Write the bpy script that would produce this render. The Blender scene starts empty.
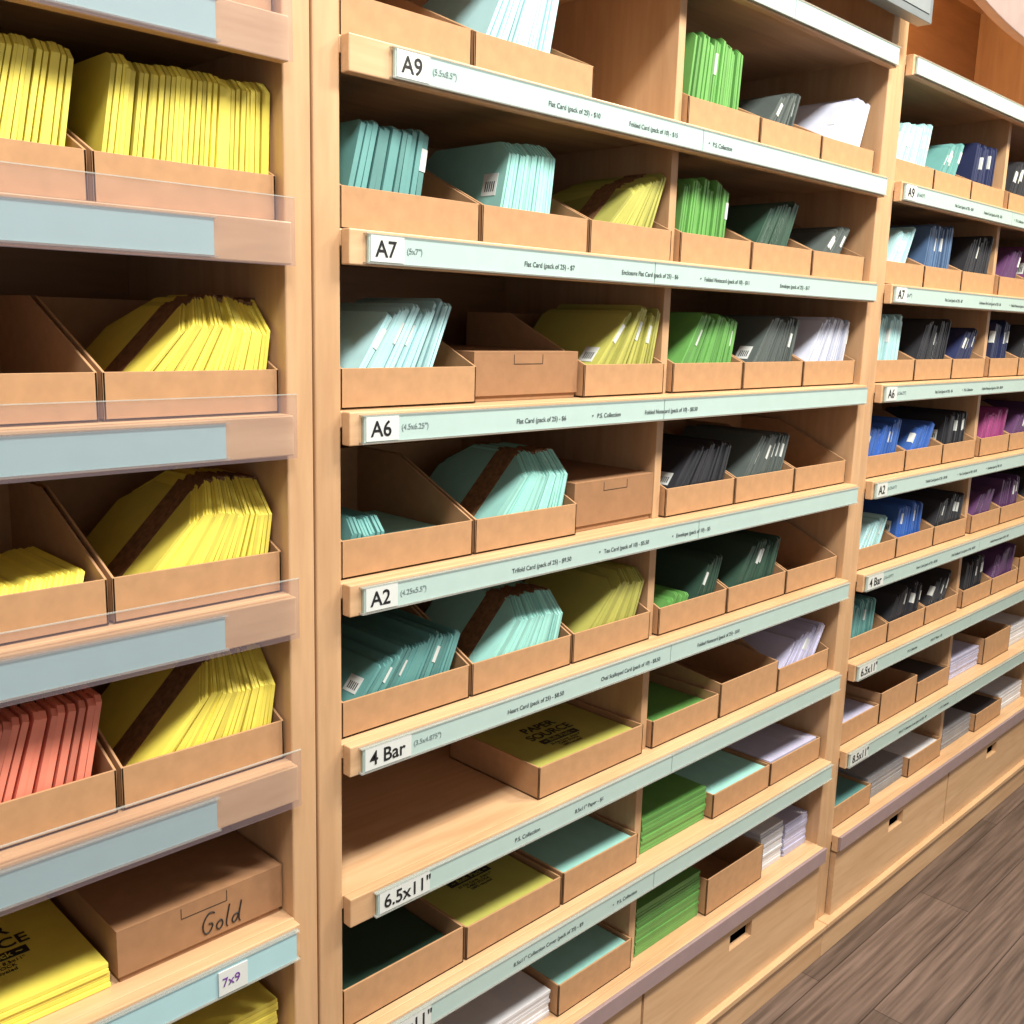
import bpy, math, random
from mathutils import Matrix, Vector
random.seed(7)
R=random.Random(11)
H=1.48
sc=bpy.context.scene
sc.view_settings.view_transform='Standard'
sc.view_settings.look='None'
sc.view_settings.exposure=0.0

def lin(c):
    o=[]
    for x in c:
        x/=255.0
        o.append(x/12.92 if x<=0.04045 else ((x+0.055)/1.055)**2.4)
    return (o[0],o[1],o[2],1.0)
_m={}
def newmat(name):
    m=bpy.data.materials.new(name); m.use_nodes=True
    return m,m.node_tree.nodes,m.node_tree.links,m.node_tree.nodes['Principled BSDF']
def plain(name,c,rough=.5,coat=0,spec=.5,var=.06,scale=30):
    k=(name,tuple(c),coat)
    if k in _m: return _m[k]
    m,N,L,p=newmat(name)
    tc=N.new('ShaderNodeTexCoord'); nz=N.new('ShaderNodeTexNoise'); nz.inputs['Scale'].default_value=scale
    nz.inputs['Detail'].default_value=4
    L.new(tc.outputs['Object'],nz.inputs['Vector'])
    cr=N.new('ShaderNodeValToRGB'); l=lin(c)
    cr.color_ramp.elements[0].position=.3; cr.color_ramp.elements[1].position=.7
    cr.color_ramp.elements[0].color=[min(1,x*(1-var)) for x in l[:3]]+[1]
    cr.color_ramp.elements[1].color=[min(1,x*(1+var)) for x in l[:3]]+[1]
    L.new(nz.outputs['Fac'],cr.inputs['Fac']); L.new(cr.outputs['Color'],p.inputs['Base Color'])
    p.inputs['Roughness'].default_value=rough
    p.inputs['Specular IOR Level'].default_value=spec
    p.inputs['Coat Weight'].default_value=coat
    p.inputs['Coat Roughness'].default_value=.15
    _m[k]=m; return m
def wood(name,axis,c1,c2,rough=.42):
    m,N,L,p=newmat(name)
    tc=N.new('ShaderNodeTexCoord'); mp=N.new('ShaderNodeMapping')
    s=[9,9,9]; s[axis]=.9
    mp.inputs['Scale'].default_value=s
    L.new(tc.outputs['Object'],mp.inputs['Vector'])
    n1=N.new('ShaderNodeTexNoise'); n1.inputs['Scale'].default_value=2.2; n1.inputs['Detail'].default_value=5; n1.inputs['Distortion'].default_value=1.2
    L.new(mp.outputs[0],n1.inputs['Vector'])
    n2=N.new('ShaderNodeTexNoise'); n2.inputs['Scale'].default_value=14; n2.inputs['Detail'].default_value=3
    L.new(mp.outputs[0],n2.inputs['Vector'])
    mx=N.new('ShaderNodeMath'); mx.operation='MULTIPLY_ADD'; mx.inputs[1].default_value=.4
    L.new(n2.outputs['Fac'],mx.inputs[0]); L.new(n1.outputs['Fac'],mx.inputs[2])
    cr=N.new('ShaderNodeValToRGB')
    cr.color_ramp.elements[0].position=.45; cr.color_ramp.elements[1].position=.95
    cr.color_ramp.elements[0].color=lin(c1); cr.color_ramp.elements[1].color=lin(c2)
    L.new(mx.outputs[0],cr.inputs['Fac']); L.new(cr.outputs['Color'],p.inputs['Base Color'])
    p.inputs['Roughness'].default_value=rough
    p.inputs['Coat Weight'].default_value=.15; p.inputs['Coat Roughness'].default_value=.25
    return m
WH=wood('maple_horizontal',0,(214,179,140),(188,149,110))
WV=wood('maple_vertical',2,(205,168,128),(184,145,107))
WI=wood('maple_interior_shaded',0,(168,126,88),(146,106,70),.55)  # same maple in darker tones, interior shadow put into the colour
KR=plain('kraft_board',(176,137,100),.75,0,.3,.07,60)
KR2=plain('kraft_board_dark',(152,114,82),.75,0,.3,.07,60)
def clear(name,tint,fac,rough=.08):
    m,N,L,p=newmat(name)
    out=[n for n in N if n.type=='OUTPUT_MATERIAL'][0]
    t=N.new('ShaderNodeBsdfTransparent'); t.inputs[0].default_value=(1,1,1,1)
    mx=N.new('ShaderNodeMixShader'); mx.inputs[0].default_value=fac
    p.inputs['Base Color'].default_value=lin(tint); p.inputs['Roughness'].default_value=rough
    L.new(t.outputs[0],mx.inputs[1]); L.new(p.outputs[0],mx.inputs[2]); L.new(mx.outputs[0],out.inputs['Surface'])
    return m
CL=clear('clear_acrylic',(150,135,142),.18)
CLE=clear('clear_acrylic_edge',(190,195,190),.4)
MINT=plain('mint_label_paper',(176,201,197),.3,.5,.5,.02)
BLUE=plain('label_paper_sky_tint',(166,204,211),.3,.5,.5,.02)  # label strip whose pale blue paints in the sky reflection
WHT=plain('white_tag_paper',(210,216,214),.4,.3,.5,.01)
INK=plain('black_ink',(25,25,28),.5)
GINK=plain('grey_ink',(125,142,142),.5)
TINK=plain('soft_black_ink',(84,94,94),.5)
MAUVE=plain('mauve_bumper_plastic',(152,132,134),.3,.3,.5,.05)
BAND=plain('brown_paper_band',(124,90,62),.6,0,.4,.35,150)
DARK=plain('shade_and_cut_dark',(30,22,16),.9)  # near-black: painted shade inside drawers, also cut lines on box lids

class MB:
    def __init__(s): s.v=[];s.f=[];s.m=[]
    def poly8(s,vs,mi=0):
        b=len(s.v); s.v+=vs
        for q in ((0,3,2,1),(4,5,6,7),(0,1,5,4),(1,2,6,5),(2,3,7,6),(3,0,4,7)):
            s.f.append([b+i for i in q]); s.m.append(mi)
    def box(s,x0,x1,y0,y1,z0,z1,mi=0):
        s.poly8([(x0,y0,z0),(x1,y0,z0),(x1,y1,z0),(x0,y1,z0),(x0,y0,z1),(x1,y0,z1),(x1,y1,z1),(x0,y1,z1)],mi)
    def prism(s,A,B,mi=0):
        n=len(A); b=len(s.v); s.v+=A+B
        s.f.append([b+i for i in range(n)][::-1]); s.m.append(mi)
        s.f.append([b+n+i for i in range(n)]); s.m.append(mi)
        for i in range(n):
            j=(i+1)%n; s.f.append([b+i,b+j,b+n+j,b+n+i]); s.m.append(mi)
    def done(s,name,mats,bevel=0,parent=None,org=None):
        xs=[p[0] for p in s.v];ys=[p[1] for p in s.v];zs=[p[2] for p in s.v]
        if org is None: org=((min(xs)+max(xs))/2,(min(ys)+max(ys))/2,min(zs))
        me=bpy.data.meshes.new(name)
        me.from_pydata([(p[0]-org[0],p[1]-org[1],p[2]-org[2]) for p in s.v],[],s.f)
        for m in mats: me.materials.append(m)
        for i,p in enumerate(me.polygons): p.material_index=s.m[i]
        import bmesh
        bm=bmesh.new(); bm.from_mesh(me); bmesh.ops.recalc_face_normals(bm,faces=bm.faces); bm.to_mesh(me); bm.free()
        o=bpy.data.objects.new(name,me); sc.collection.objects.link(o)
        if parent: o.parent=parent; o.location=Vector(org)-parent.location
        else: o.location=org
        if bevel:
            bv=o.modifiers.new('bevel','BEVEL'); bv.width=bevel; bv.segments=2; bv.limit_method='ANGLE'
        return o
def text(body,size,loc,mat,parent,rot=(math.pi/2,0,0),bold=0,align='LEFT',name='label_text'):
    c=bpy.data.curves.new(name,'FONT'); c.body=body; c.size=size; c.extrude=.0002; c.offset=bold; c.align_x=align
    c.materials.append(mat)
    o=bpy.data.objects.new(name,c); sc.collection.objects.link(o)
    o.rotation_euler=rot
    o.parent=parent; o.location=Vector(loc)-parent.location
    return o

FL=[-0.56,-0.311,-0.10,0.113,0.327,0.54,0.753,0.967,1.18]
def Z(r): return H-FL[r]
YB=1.40
# ------------- shelving units
bays=[(-.71,.635),(.71,2.05),(2.12,3.46),(3.53,4.87)]
def unit(i,x0,x1):
    e=bpy.data.objects.new('wooden_shelving_unit',None); sc.collection.objects.link(e); e.location=((x0+x1)/2,1.2,0)
    mid=(x0+x1)/2
    b=MB()
    for r in range(9):
        z=Z(r)
        b.box(x0-.001,x1+.001,1.0,YB,z-.02,z,0)
        b.box(x0+.001,x1-.001,.984,1.0,z-(.046 if i==0 else .041),z,0)
    b.done('shelf_boards',[WH],.0015,e)
    b=MB()
    b.box(x0-.0365,x0,1.0,YB,.07,2.5); b.box(x1,x1+.0355,1.0,YB,.07,2.5)
    b.done('side_panels',[WV],.002,e)
    b=MB()
    for r in range(0,8):
        b.box(mid-.009,mid+.009,1.022,YB,Z(r+1),Z(r)-.02)
    b.done('dividers',[WV],.001,e)
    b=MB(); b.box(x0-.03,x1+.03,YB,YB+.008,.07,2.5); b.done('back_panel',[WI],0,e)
    # header
    b=MB(); n=24
    A=[];
    for k in range(n+1):
        t=k/n; A.append((x0+(x1-x0)*t, H+.70+.10*(2*t-1)**2))
    A+=[(x1,H+1.02),(x0,H+1.02)]
    b.prism([(p[0],.975,p[1]) for p in A],[(p[0],.999,p[1]) for p in A])
    b.done('curved_header',[plain('header_paint',(146,130,128),.5)],.002,e)
    b=MB(); b.box(x0-.036,x1+.036,.999,YB,2.48,2.5); b.done('top_board',[WH],0,e)
    # drawers + base
    b=MB()
    for (a,c) in ((x0+.004,mid-.004),(mid+.004,x1-.004)):
        zt=H-1.226; zb=H-1.39; m_=(a+c)/2; sw=.042; s1=zt-.014; s0=s1-.036
        b.box(a,c,.988,1.002,s1,zt); b.box(a,c,.988,1.002,zb,s0)
        b.box(a,m_-sw,.988,1.002,s0,s1); b.box(m_+sw,c,.988,1.002,s0,s1)
    b.done('drawer_fronts',[WH],0,e)
    b=MB(); b.box(x0-.034,x1+.034,.974,1.02,.078,.092); b.box(x0-.034,x1+.034,.984,1.02,0,.078)
    b.done('plinth',[WH],.002,e)
    b=MB(); b.box(x0,x1,1.06,1.065,.09,H-1.2); b.done('drawer_shade_sheet',[DARK],0,e)  # added dark sheet, paints the unlit drawer inside behind the slots
    b=MB(); b.box(x0,x1,.976,.983,H-1.18-.034,H-1.18+.001); b.done('bumper_strip',[MAUVE],.001,e)
    return e
units=[unit(i,*b) for i,b in enumerate(bays)]

# ------------- label strips
tags={1:('A9',' (5.5x8.5")',.772),2:('A7',' (5x7")',.735),3:('A6',' (4.5x6.25")',.729),4:('A2',' (4.25x5.5")',.729),5:('4 Bar',' (3.5x4.875")',.728),6:('6.5x11"','',.752),7:('8.5x11"','',.758)}
small={1:['Flat Card (pack of 25) - $10','Folded Card (pack of 10) - $15','P.S. Collection'],2:['Flat Card (pack of 25) - $7','Enclosure Flat Card (pack of 25) - $6','Folded Notecard (pack of 10) - $11','Envelope (pack of 25) - $17'],
3:['Flat Card (pack of 25) - $6','P.S. Collection','Folded Notecard (pack of 10) - $8.50'],4:['Trifold Card (pack of 25) - $9.50','Tea Card (pack of 10) - $5.50','Envelope (pack of 10) - $5'],
5:['Heart Card (pack of 25) - $8.50','Oval Scalloped Card (pack of 10) - $8.50','Folded Notecard (pack of 25) - $10'],6:['P.S. Collection','8.5x11" Paper - $1'],7:['8.5x11" Collection Cover (pack of 25) - $9','P.S. Collection']}
def strip(x0,x1,r,mat,bay):
    z=Z(r); b=MB(); h=.042 if bay==0 else .037
    xj=x0+[.9,.62,.55,.60,.72,.66,.66,.62][r] if bay else None
    if xj:
        b.box(x0,xj-.001,.9785,.9825,z-h,z-.005,0); b.box(xj+.001,x1,.9785,.9825,z-h,z-.005,0)
    else: b.box(x0,x1,.9785,.9825,z-h,z-.005,0)
    b.box(x0-.004,x1+.004,.9765,.984,z-h-.002,z-h,1)
    b.box(x0-.004,x1+.004,.9765,.984,z-.005,z-.0038,1)
    if bay in(1,2,3) and r in tags:
        w={5:.078,6:.09,7:.09}.get(r,.052)
        b.box(x0+.002,x0+w,.9772,.9784,z-h+.001,z-.006,2)
    o=b.done('shelf_label_strip',[mat,CLE,WHT],0)
    if r in tags and bay>=1:
        t=tags[r]
        text(t[0],.027,(x0+.009,.9768,z-.030),INK,o,bold=.00025)
        if t[1]: text(t[1],.010,(x0+(.080 if r==5 else .054),.978,z-.024),GINK,o)
        rr=random.Random(r)
        xs=x0+.26
        for s in small[r]:
            text(s,.0095,(xs,.978,z-.027),TINK,o)
            xs+=.0052*len(s)+.02+.05*rr.random()
            if s!=small[r][-1] and rr.random()<.6: text('•',.011,(xs-.012,.978,z-.027),TINK,o)
    return o
strips0={}
for r in range(0,8):
    strip(tags[r][2] if r in tags else .74,2.042,r,MINT,1)
    strip(2.13,3.45,r,MINT,2)
    strip(3.54,4.86,r,MINT,3)
    strips0[r]=strip(-.70,{2:.537,4:.538,5:.522,6:.625}.get(r,.545),r,BLUE,0)
for r in range(1,6):
    b=MB(); z=Z(r); b.box(-.70,.632,.9745,.976,z-.048,z+.024,0); b.box(-.70,.632,.974,.9765,z+.024,z+.0252,1)
    b.done('clear_shelf_fence',[CL,CLE],0)

# ------------- contents
YF=1.012
def tray(x0,x1,z,hf=.05,hb=.125,d=.27,yf=YF,dark=False):
    t=.003; b=MB(); w=KR2 if dark else KR
    z+=.0005
    b.box(x0,x1,yf,yf+d,z,z+t)
    b.box(x0,x1,yf,yf+t,z,z+hf)
    b.box(x0,x1,yf+d-t,yf+d,z,z+hb)
    prof=[(yf,z),(yf+d,z),(yf+d,z+hb),(yf+d*.62,z+hb),(yf,z+hf)] if hb>hf+.002 else [(yf,z),(yf+d,z),(yf+d,z+hb),(yf,z+hf)]
    for a in (x0,x1-t):
        b.prism([(a,p[0],p[1]) for p in prof],[(a+t,p[0],p[1]) for p in prof])
    b.box(x0+t,x0+.03,yf+t,yf+t*1.7,z+t,z+hf-.004); b.box(x1-.03,x1-t,yf+t,yf+t*1.7,z+t,z+hf-.004)
    return b.done('kraft_display_tray',[w],.0006)
def stack(x0,x1,z,col,h=.14,dep=.18,th0=34,th1=6,pitch=.0056,band=False,cham=.018,yf=YF+.007,label=False,name='envelope_stack',coat=.1,jit=.8,level=False):
    z+=.004; h*=R.uniform(.98,1.02)
    packs=coat>=.4
    if packs: jit=2.0
    rnd=random.Random(int(x0*1000+z*777))
    a0,a1=math.radians(th0),math.radians(th1)
    W=x1-x0
    n=max(3,int((W-h*(math.sin(a0))*(.6 if level else .85)-.004)/pitch))
    b=MB()
    bx1=x1-h*math.sin(a1)-.008
    packh=0;packy=0
    for i in range(n):
        k=i/max(1,n-1)
        th=a0+(a1-a0)*k+math.radians(rnd.uniform(-1,1)*.6)
        bx=x0+.002+(bx1-x0)*k
        t=pitch*rnd.uniform(.72,.93)
        if i%3==0: packh=rnd.uniform(-.004,.003); packy=rnd.uniform(0,.004)
        hh=h+(packh+rnd.uniform(-.0012,.0012))*jit
        if level: hh*=min(1.26,math.cos(a1)/math.cos(th))
        y0=yf+(packy+rnd.uniform(0,.0015))*jit; d=dep+rnd.uniform(-.004,.004)
        ph=math.radians(rnd.uniform(-1.2,1.2)*min(jit,1)); ym=y0+d/2
        s_,c_=math.sin(th),math.cos(th)
        def T(xl,y,zl):
            x=xl*c_+zl*s_; zz=zl*c_-xl*s_+t*s_
            dy=y-ym
            return (bx+x*math.cos(ph)-dy*math.sin(ph), ym+dy*math.cos(ph), z+zz)
        ch=cham*1.2
        pr=[(y0,0),(y0+d,0),(y0+d,hh-cham),(y0+d-ch,hh),(y0+ch,hh),(y0,hh-cham)]
        b.prism([T(0,*p) for p in pr],[T(t,*p) for p in pr],rnd.choice([0,1,1,2]))
        if band:
            bw=.042; ybm=y0+max(ch+bw/2-.002,.06)+rnd.uniform(-.002,.006)
            pr=[(ybm-bw/2,.001),(ybm+bw/2,.001),(ybm+bw/2,hh+.0012),(ybm-bw/2,hh+.0012)]
            b.prism([T(-.0006,*p) for p in pr],[T(t+.0006,*p) for p in pr],3)
        elif packs and rnd.random()<.10:
            pr=[(y0-.0008,hh*.62),(y0+.012,hh*.62),(y0+.012,hh*.84),(y0-.0008,hh*.84)]
            b.prism([T(-.0006,*p) for p in pr],[T(t+.0006,*p) for p in pr],4)
        if label and i==0:
            pr=[(y0+.014,h*.46),(y0+.042,h*.46),(y0+.042,h*.68),(y0+.014,h*.68)]
            b.prism([T(-.0008,*p) for p in pr],[T(-.0002,*p) for p in pr],4)
            for q in range(5):
                yy=y0+.018+q*.004
                pr=[(yy,h*.5),(yy+.0018,h*.5),(yy+.0018,h*.6),(yy,h*.6)]
                b.prism([T(-.0012,*p) for p in pr],[T(-.0009,*p) for p in pr],5)
    sh=lambda f:tuple(min(255,c*f) for c in col)
    mats=[plain('paper_a',sh(.9),.55,coat),plain('paper_b',col,.55,coat),plain('paper_c',sh(1.05),.55,coat),BAND,WHT,INK]
    return b.done(name,mats,0)
def flat(x0,x1,z,col,h,dep,yf,name='card_pile',lab=False,n=None):
    b=MB(); n=n or max(2,int(h/.006)); t=h/n
    for i in range(n):
        dx=R.uniform(-.002,.002);dy=R.uniform(0,.003)
        b.box(x0+dx+.003,x1+dx-.003,yf+dy,yf+dy+dep,z+i*t+.0003,z+(i+1)*t-.0004,R.choice([0,1,1]))
    xm=(x0+x1)/2; ym=yf+dep*.58; zc=z+h-.0002
    if lab:
        b.box(xm-.045,xm+.045,ym-.05,ym-.035,zc,zc+.0006,2)
    sh=tuple(c*.93 for c in col)
    o=b.done(name,[plain('paper_a',sh,.5,.2),plain('paper_b',col,.5,.2),INK],.0003)
    if lab:
        text('PAPER\nSOURCE',.028,(xm,ym,zc+.0006),INK,o,rot=(0,0,0),bold=.0003,align='CENTER',name='printed_logo')
        text('~ Bulk Pack ~',.014,(xm,ym-.047,zc+.0008),plain('paper_b',col,.5,.2),o,rot=(0,0,0),align='CENTER',name='printed_caption')
        text('25 Flat Cards . 8.5x11"\nCARD STOCK\n100% recycled',.008,(xm,ym-.06,zc+.0006),INK,o,rot=(0,0,0),align='CENTER',name='printed_caption')
    return o
def lidded(x0,x1,z,h,d,yf=YF+.01,word=None):
    b=MB()
    b.box(x0+.003,x1-.003,yf+.003,yf+d-.003,z+.0005,z+h-.004)
    zt=z+h; zl=z+h*.12
    b.box(x0,x1,yf,yf+d,zt-.003,zt)
    b.box(x0,x1,yf,yf+.0028,zl,zt-.003); b.box(x0,x1,yf+d-.0028,yf+d,zl,zt-.003)
    b.box(x0,x0+.0028,yf+.0028,yf+d-.0028,zl,zt-.003); b.box(x1-.0028,x1,yf+.0028,yf+d-.0028,zl,zt-.003)
    xm=(x0+x1)/2
    b.box(xm-.03,xm+.03,yf-.0006,yf,zt-.018,zt-.0172,1)
    b.box(xm-.03,xm-.0292,yf-.0006,yf,zt-.018,zt-.004,1); b.box(xm+.0292,xm+.03,yf-.0006,yf,zt-.018,zt-.004,1)
    o=b.done('kraft_lidded_box',[KR2,DARK],.001)
    if word:
        strokes=[[(.9,1.5),(.6,1.75),(.2,1.4),(.0,.8),(.2,.1),(.6,.05),(.85,.5),(.8,.8),(.5,.8)],
                 [(1.5,.75),(1.2,.65),(1.15,.2),(1.45,.0),(1.7,.3),(1.6,.7),(1.45,.75)],
                 [(2.1,1.7),(2.0,.9),(1.95,.1),(2.1,.0)],
                 [(2.95,.7),(2.6,.75),(2.4,.3),(2.6,.0),(2.9,.3),(3.05,1.2),(3.1,1.8),(3.0,.8),(3.0,.1),(3.15,.0)]]
        c=bpy.data.curves.new('handwriting','CURVE'); c.dimensions='3D'; c.bevel_depth=.0009; c.bevel_resolution=1
        s=.0165
        for st in strokes:
            sp=c.splines.new('NURBS'); sp.points.add(len(st)-1); sp.use_endpoint_u=True; sp.order_u=3
            for q,p in enumerate(st): sp.points[q].co=(p[0]*s+p[1]*s*.12,0,p[1]*s,1)
        c.materials.append(INK)
        t=bpy.data.objects.new('handwriting',c); sc.collection.objects.link(t); t.parent=o
        t.location=Vector((x1-.112,yf-.0006,z+h*.22))-o.location
    return o

Y_=(240,225,96); AQ=(156,216,208); LB=(174,218,222); TE=(96,152,150); YG=(174,174,88); GR=(98,158,80); DG=(48,78,64)
CH=(78,88,86); BK=(38,40,46); WL=(200,207,226); NV=(30,40,80); BL=(50,98,180); PU=(84,50,94); CO=(234,138,114); LV=(186,187,216); WH_=(214,216,222); GY=(140,142,148)
L1,L2,L3=(.718,.942),(.947,1.162),(1.167,1.368)
R1,R2,R3=(1.394,1.606),(1.611,1.823),(1.828,2.042)
def put(r,sl,kind,col=None,**k):
    z=Z(r); x0,x1=sl
    if kind=='S':
        sx=k.pop('sx',(x0+.005,x1-.005))
        tray(x0,x1,z); stack(sx[0],sx[1],z,col,**k)
    elif kind=='E': tray(x0,x1,z,**k)
    elif kind=='L': lidded(x0,x1,z,k.get('h',.08),k.get('d',.25),word=k.get('word'))
    elif kind=='F':
        hh=k.get('h',.035); hb=k.get('hb',.052); d=k.get('d',.27); tray(x0,x1,z,hb,hb,d); flat(x0+.004,x1-.004,z+.004,col,hh,d-.014,YF+.006,lab=k.get('lab',False))
    elif kind=='P':
        flat(x0,x1,z+.0005,col,k.get('h',.06),k.get('d',.2),YF+.012,name=k.get('name','card_pile'),lab=k.get('lab',False))
# --- unit 2
put(1,(.718,.922),'E'); put(1,(.927,1.16),'S',LB,h=.15,th0=26,th1=12,sx=(.932,1.10))
put(1,R1,'S',GR,h=.15,th0=8,th1=4,cham=.006,coat=.4,sx=(1.399,1.56)); put(1,R2,'S',CH,h=.12,th0=40,th1=20,cham=.004,coat=.5,sx=(1.615,1.76)); put(1,R3,'S',WL,h=.15,cham=.004,coat=.5,th0=34,th1=20)
put(2,L1,'S',TE,h=.13,th0=14,th1=10,cham=.004,coat=.6,pitch=.009,sx=(.722,.865)); put(2,L2,'S',AQ,h=.14,th0=12,th1=6,coat=.3,label=True,sx=(.975,1.10)); put(2,L3,'S',YG,h=.145,th0=46,th1=22,band=True,cham=.008,level=False)
put(2,R1,'S',GR,h=.135,th0=8,th1=5,cham=.004,coat=.5,sx=(1.398,1.54)); put(2,R2,'S',DG,h=.14,th0=34,th1=24,cham=.004,coat=.6,sx=(1.58+.035,1.79)); put(2,R3,'S',CH,h=.125,th0=46,th1=36,cham=.004,coat=.6,sx=(1.832,2.0))
put(3,L1,'S',LB,h=.14,th0=34,th1=22,cham=.004,coat=.4,sx=(.722,.91)); put(3,L2,'L',h=.07,d=.32); put(3,L3,'S',YG,h=.135,th0=42,th1=12,cham=.004,label=True,coat=.4,level=True)
put(3,R1,'S',GR,h=.13,th0=34,th1=12,cham=.004,coat=.6,level=True); put(3,R2,'S',CH,h=.13,th0=38,th1=16,cham=.004,coat=.6,label=True,level=True); put(3,R3,'S',WL,h=.13,th0=34,th1=12,cham=.004,coat=.6,level=True)
tray(*L1,Z(4)); stack(L1[0]+.004,L1[0]+.08,Z(4),TE,h=.07,th0=20,th1=12); flat(L1[0]+.1,L1[1]-.006,Z(4)+.004,AQ,.03,.16,YF+.05,name='card_pile')
put(4,L2,'S',AQ,h=.128,th0=44,th1=12,band=True,cham=.034,level=True); put(4,L3,'L',h=.08,d=.32)
put(4,R1,'S',BK,h=.12,th0=40,th1=18,cham=.004,coat=.6,label=True,level=True); put(4,R2,'S',CH,h=.12,th0=38,th1=18,cham=.004,coat=.6,level=True); put(4,R3,'E')
put(5,L1,'S',TE,h=.11,th0=40,th1=22,cham=.004,coat=.6,label=True); put(5,L2,'S',AQ,h=.12,th0=44,th1=14,band=True,cham=.03,level=True); put(5,L3,'S',YG,h=.13,th0=46,th1=20,cham=.02,coat=.3,level=True)
tray(*R1,Z(5)); stack(R1[0]+.004,R1[0]+.11,Z(5),GR,h=.065,th0=34,th1=26,cham=.004,coat=.6); stack(R1[0]+.10,R1[1]-.004,Z(5),DG,h=.12,th0=30,th1=18,cham=.004,coat=.6)
put(5,R2,'S',DG,h=.12,th0=38,th1=18,cham=.004,coat=.6,level=True); put(5,R3,'E')
tray(1.098,1.366,Z(6),.055,.055,.215); flat(1.104,1.36,Z(6)+.004,YG,.042,.2,YF+.006,lab=True)
put(6,R1,'F',GR,h=.03); put(6,R2,'E',hf=.07,hb=.09); put(6,R3,'S',LV,h=.125,th0=44,th1=34,cham=.004,coat=.6)
put(7,L1,'F',DG,h=.028,hb=.06); put(7,L2,'F',YG,h=.045,hb=.055,lab=True); put(7,L3,'F',AQ,h=.048,hb=.058)
put(7,R1,'P',GR,h=.07,d=.2); put(7,R2,'F',AQ,h=.045); put(7,R3,'F',LV,h=.05)
put(8,L1,'P',YG,h=.03,d=.26); put(8,L2,'P',WH_,h=.05,d=.24,name='paper_pack'); put(8,L3,'F',AQ,h=.05,hb=.06)
put(8,R1,'P',GR,h=.10,d=.22); put(8,R2,'E',hf=.08,hb=.08,d=.24)
put(8,(1.83,1.93),'P',WH_,h=.095,d=.2,name='paper_pack'); put(8,(1.935,2.04),'P',LV,h=.08,d=.2,name='paper_pack')
# --- unit 1
A1,A2,A3=(.428,.632),(.218,.423),(.0,.213)
put(2,A1,'S',Y_,h=.142,th0=9,th1=2,sx=(.432,.634),cham=.012); put(2,A2,'S',Y_,h=.142,th0=18,th1=9,sx=(.222,.421),cham=.012); put(2,A3,'S',Y_)
put(3,A1,'S',Y_,h=.125,th0=44,th1=8,band=True,cham=.036,level=True,sx=(.433,.634)); put(3,A2,'E',hf=.05); put(3,A3,'E')
put(4,A1,'S',Y_,h=.13,th0=44,th1=8,band=True,cham=.038,level=True,sx=(.433,.634))
put(4,A2,'S',Y_,h=.075,th0=56,th1=46); put(4,A3,'E')
put(5,A1,'S',Y_,h=.13,th0=44,th1=8,band=True,cham=.038,level=True,sx=(.433,.634)); put(5,A2,'S',CO,h=.13,th0=20,th1=12,band=True,cham=.006,pitch=.009,coat=.35); put(5,A3,'S',CO)
lidded(.418,.632,Z(6),.066,.27,word='Gold'); put(6,(.205,.413),'P',Y_,h=.03,d=.23,lab=True); put(6,(-.04,.195),'P',Y_,h=.03,lab=True)
put(7,(.42,.628),'P',Y_,h=.09,d=.25); put(7,(.2,.41),'P',Y_,h=.06)
put(1,A1,'S',Y_,h=.14); put(1,A2,'S',Y_,h=.14)
b=MB(); b.box(.517,.555,.9765,.978,Z(6)-.041,Z(6)-.010); o=b.done('price_tag',[WHT],0,strips0[6]); 
text('7x9',.016,(.521,.976,Z(6)-.03),plain('violet_ink',(110,60,150),.5),strips0[6])
for r,c in ((2,CO),(3,CO),(4,CO),(5,CO),(6,CO)):
    put(r,(-.26,-.05),'S',c); put(r,(-.48,-.27),'S',c)
# --- units 3 and 4
for bi,X0 in ((2,2.12),(3,3.53)):
    sl=[(X0+.006+k*.217,X0+.006+k*.217+.212) for k in range(3)]+[(X0+.686+k*.217,X0+.686+k*.217+.212) for k in range(3)]
    P={1:[LB,TE,NV,BK,PU,(150,70,120)],2:[LB,(80,110,150),BK,PU,(120,60,110),PU],3:[LB,BK,NV,NV,BK,PU],4:[BL,BL,BK,(150,60,120),PU,PU],5:[LB,BL,BK,PU,PU,BK],6:[TE,BK,BK,BK,PU,None],
       7:[LV,None,BK,LV,None,WH_],8:[TE,GY,WH_,GY,BK,WH_]}
    for r in P:
        for k,c in enumerate(P[r]):
            if c is None: put(r,sl[k],'E',hf=.08,hb=.08,d=.22); continue
            if r>=7: put(r,sl[k],'P' if k%2 else 'F',c,h=.06 if k%2 else .045,hb=.055,d=.22)
            else: put(r,sl[k],'S',c,h=.14 if r<4 else .12,th0=[12,26,38][(k+r)%3],th1=[6,14,26][(k+r)%3],cham=.004,coat=.5,label=(k+r)%6==0,sx=(sl[k][0]+.005,sl[k][1]-[.05,.005,.03][(k+r)%3]))
# grey sign
b=MB()
b.box(1.80,2.10,.945,.974,H+.605,H+.80); b.box(1.815,2.085,.9435,.945,H+.62,H+.785,1)
o=b.done('grey_sign_panel',[plain('sign_grey',(110,118,122),.4),plain('sign_face',(130,138,142),.4)],.004,units[1])
text('ENVELOPES & CARDS',.02,(1.84,.943,H+.66),plain('green_ink',(40,140,90),.4),units[1])

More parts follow.
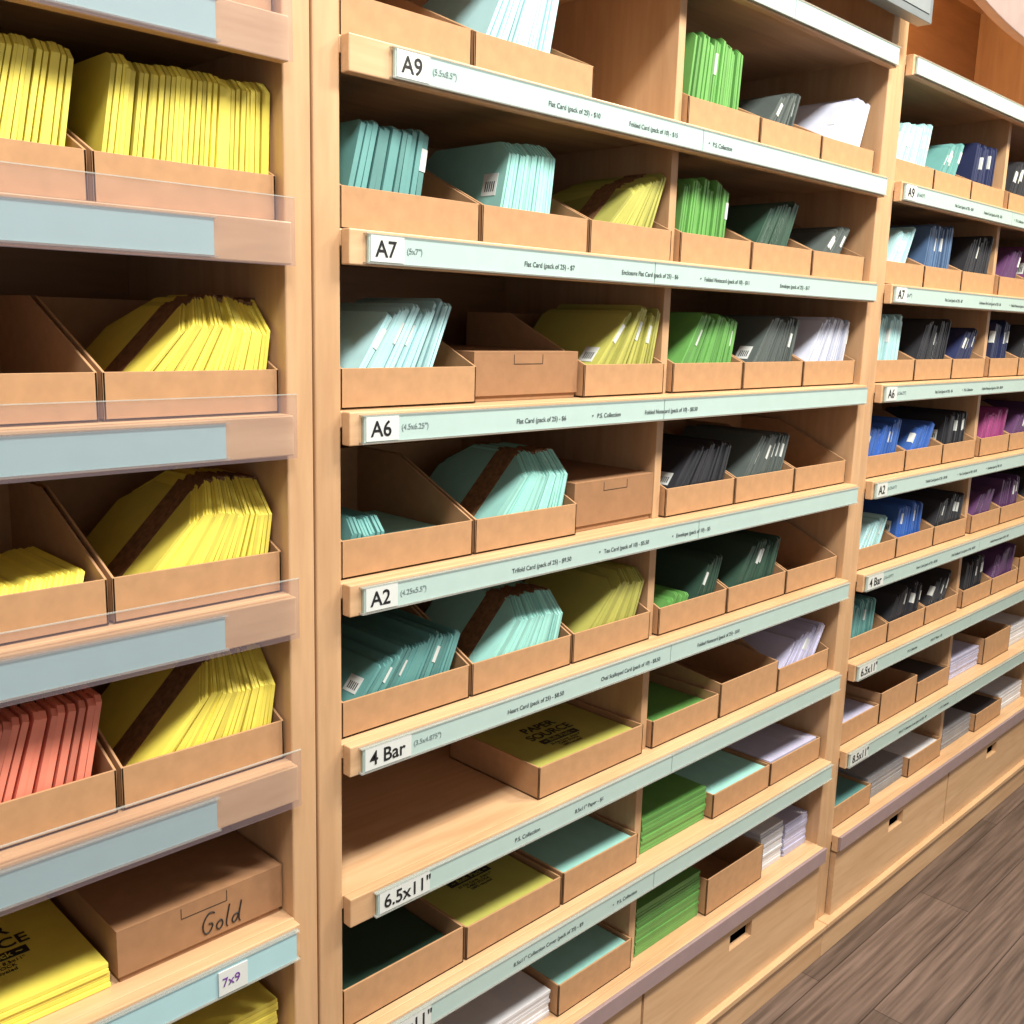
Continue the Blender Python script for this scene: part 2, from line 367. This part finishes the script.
# ------------- room
def slab(name,x0,x1,y0,y1,z0,z1,m):
    b=MB(); b.box(x0,x1,y0,y1,z0,z1); return b.done(name,[m])
m,N,L,p=newmat('dark_wood_planks')
tc=N.new('ShaderNodeTexCoord'); br=N.new('ShaderNodeTexBrick')
br.inputs['Scale'].default_value=1; br.inputs['Brick Width'].default_value=1.1; br.inputs['Row Height'].default_value=.13; br.inputs['Mortar Size'].default_value=.0012
br.inputs['Color1'].default_value=lin((116,101,94)); br.inputs['Color2'].default_value=lin((98,85,79)); br.inputs['Mortar'].default_value=lin((58,48,44))
L.new(tc.outputs['Object'],br.inputs['Vector'])
mp=N.new('ShaderNodeMapping'); mp.inputs['Scale'].default_value=(1.6,42,1); L.new(tc.outputs['Object'],mp.inputs['Vector'])
nz=N.new('ShaderNodeTexNoise'); nz.inputs['Scale'].default_value=2.0; nz.inputs['Detail'].default_value=8; nz.inputs['Distortion'].default_value=.4; L.new(mp.outputs[0],nz.inputs['Vector'])
cr=N.new('ShaderNodeValToRGB'); cr.color_ramp.elements[0].position=.36; cr.color_ramp.elements[1].position=.66
cr.color_ramp.elements[0].color=(.5,.47,.45,1); cr.color_ramp.elements[1].color=(1.1,1.06,1.03,1); L.new(nz.outputs['Fac'],cr.inputs['Fac'])
mx=N.new('ShaderNodeMix'); mx.data_type='RGBA'; mx.blend_type='MULTIPLY'; mx.inputs['Factor'].default_value=1
L.new(br.outputs['Color'],mx.inputs[6]); L.new(cr.outputs['Color'],mx.inputs[7]); L.new(mx.outputs[2],p.inputs['Base Color']); p.inputs['Roughness'].default_value=.4
slab('floor',-3,7,-3,1.5,-.05,0,m)
slab('wall_back',-3,7,1.42,1.5,0,3.6,plain('wall_paint',(225,215,200),.8))
slab('ceiling',-3,7,-3,1.5,3.6,3.65,plain('ceiling_paint',(235,232,228),.9))

# ------------- lights
w=bpy.data.worlds.new('World'); sc.world=w; w.use_nodes=True
w.node_tree.nodes['Background'].inputs[0].default_value=(1,.97,.94,1); w.node_tree.nodes['Background'].inputs[1].default_value=.42
def area(x,y,z,tx,ty,tz,e,s,col):
    l=bpy.data.lights.new('track_light','AREA'); l.energy=e; l.size=s; l.color=col
    o=bpy.data.objects.new('track_light',l); sc.collection.objects.link(o); o.location=(x,y,z)
    o.rotation_euler=(Vector((tx,ty,tz))-Vector((x,y,z))).to_track_quat('-Z','Y').to_euler()
for x in (-.3,.9,2.0):
    area(x,-.35,3.45,x,1.0,.6,60,.4,(1,.95,.88))
area(3.1,-.2,3.45,3.0,1.0,.9,86,.35,(1,.87,.62))
l=bpy.data.lights.new('alcove_lamp','POINT'); l.energy=6.5; l.color=(1,.68,.36); l.shadow_soft_size=.04
o=bpy.data.objects.new('alcove_lamp',l); sc.collection.objects.link(o); o.location=(2.6,1.15,H+.85)

# ------------- camera
ex=Vector((1021,-162,1005)).normalized()
ed=Vector((-152,5273,1005)); ed=(ed-ex*ed.dot(ex)).normalized()
ey=ex.cross(ed)
right=Vector((ex.x,ey.x,-ed.x)); up=-Vector((ex.y,ey.y,-ed.y)); fw=Vector((ex.z,ey.z,-ed.z))
M=Matrix((( right.x,up.x,-fw.x,0),(right.y,up.y,-fw.y,0),(right.z,up.z,-fw.z,H),(0,0,0,1)))
cd=bpy.data.cameras.new('Camera'); cam=bpy.data.objects.new('Camera',cd); sc.collection.objects.link(cam)
cam.matrix_world=M; cd.sensor_width=36; cd.lens=36*1004/1024; cd.clip_start=.01
sc.camera=cam
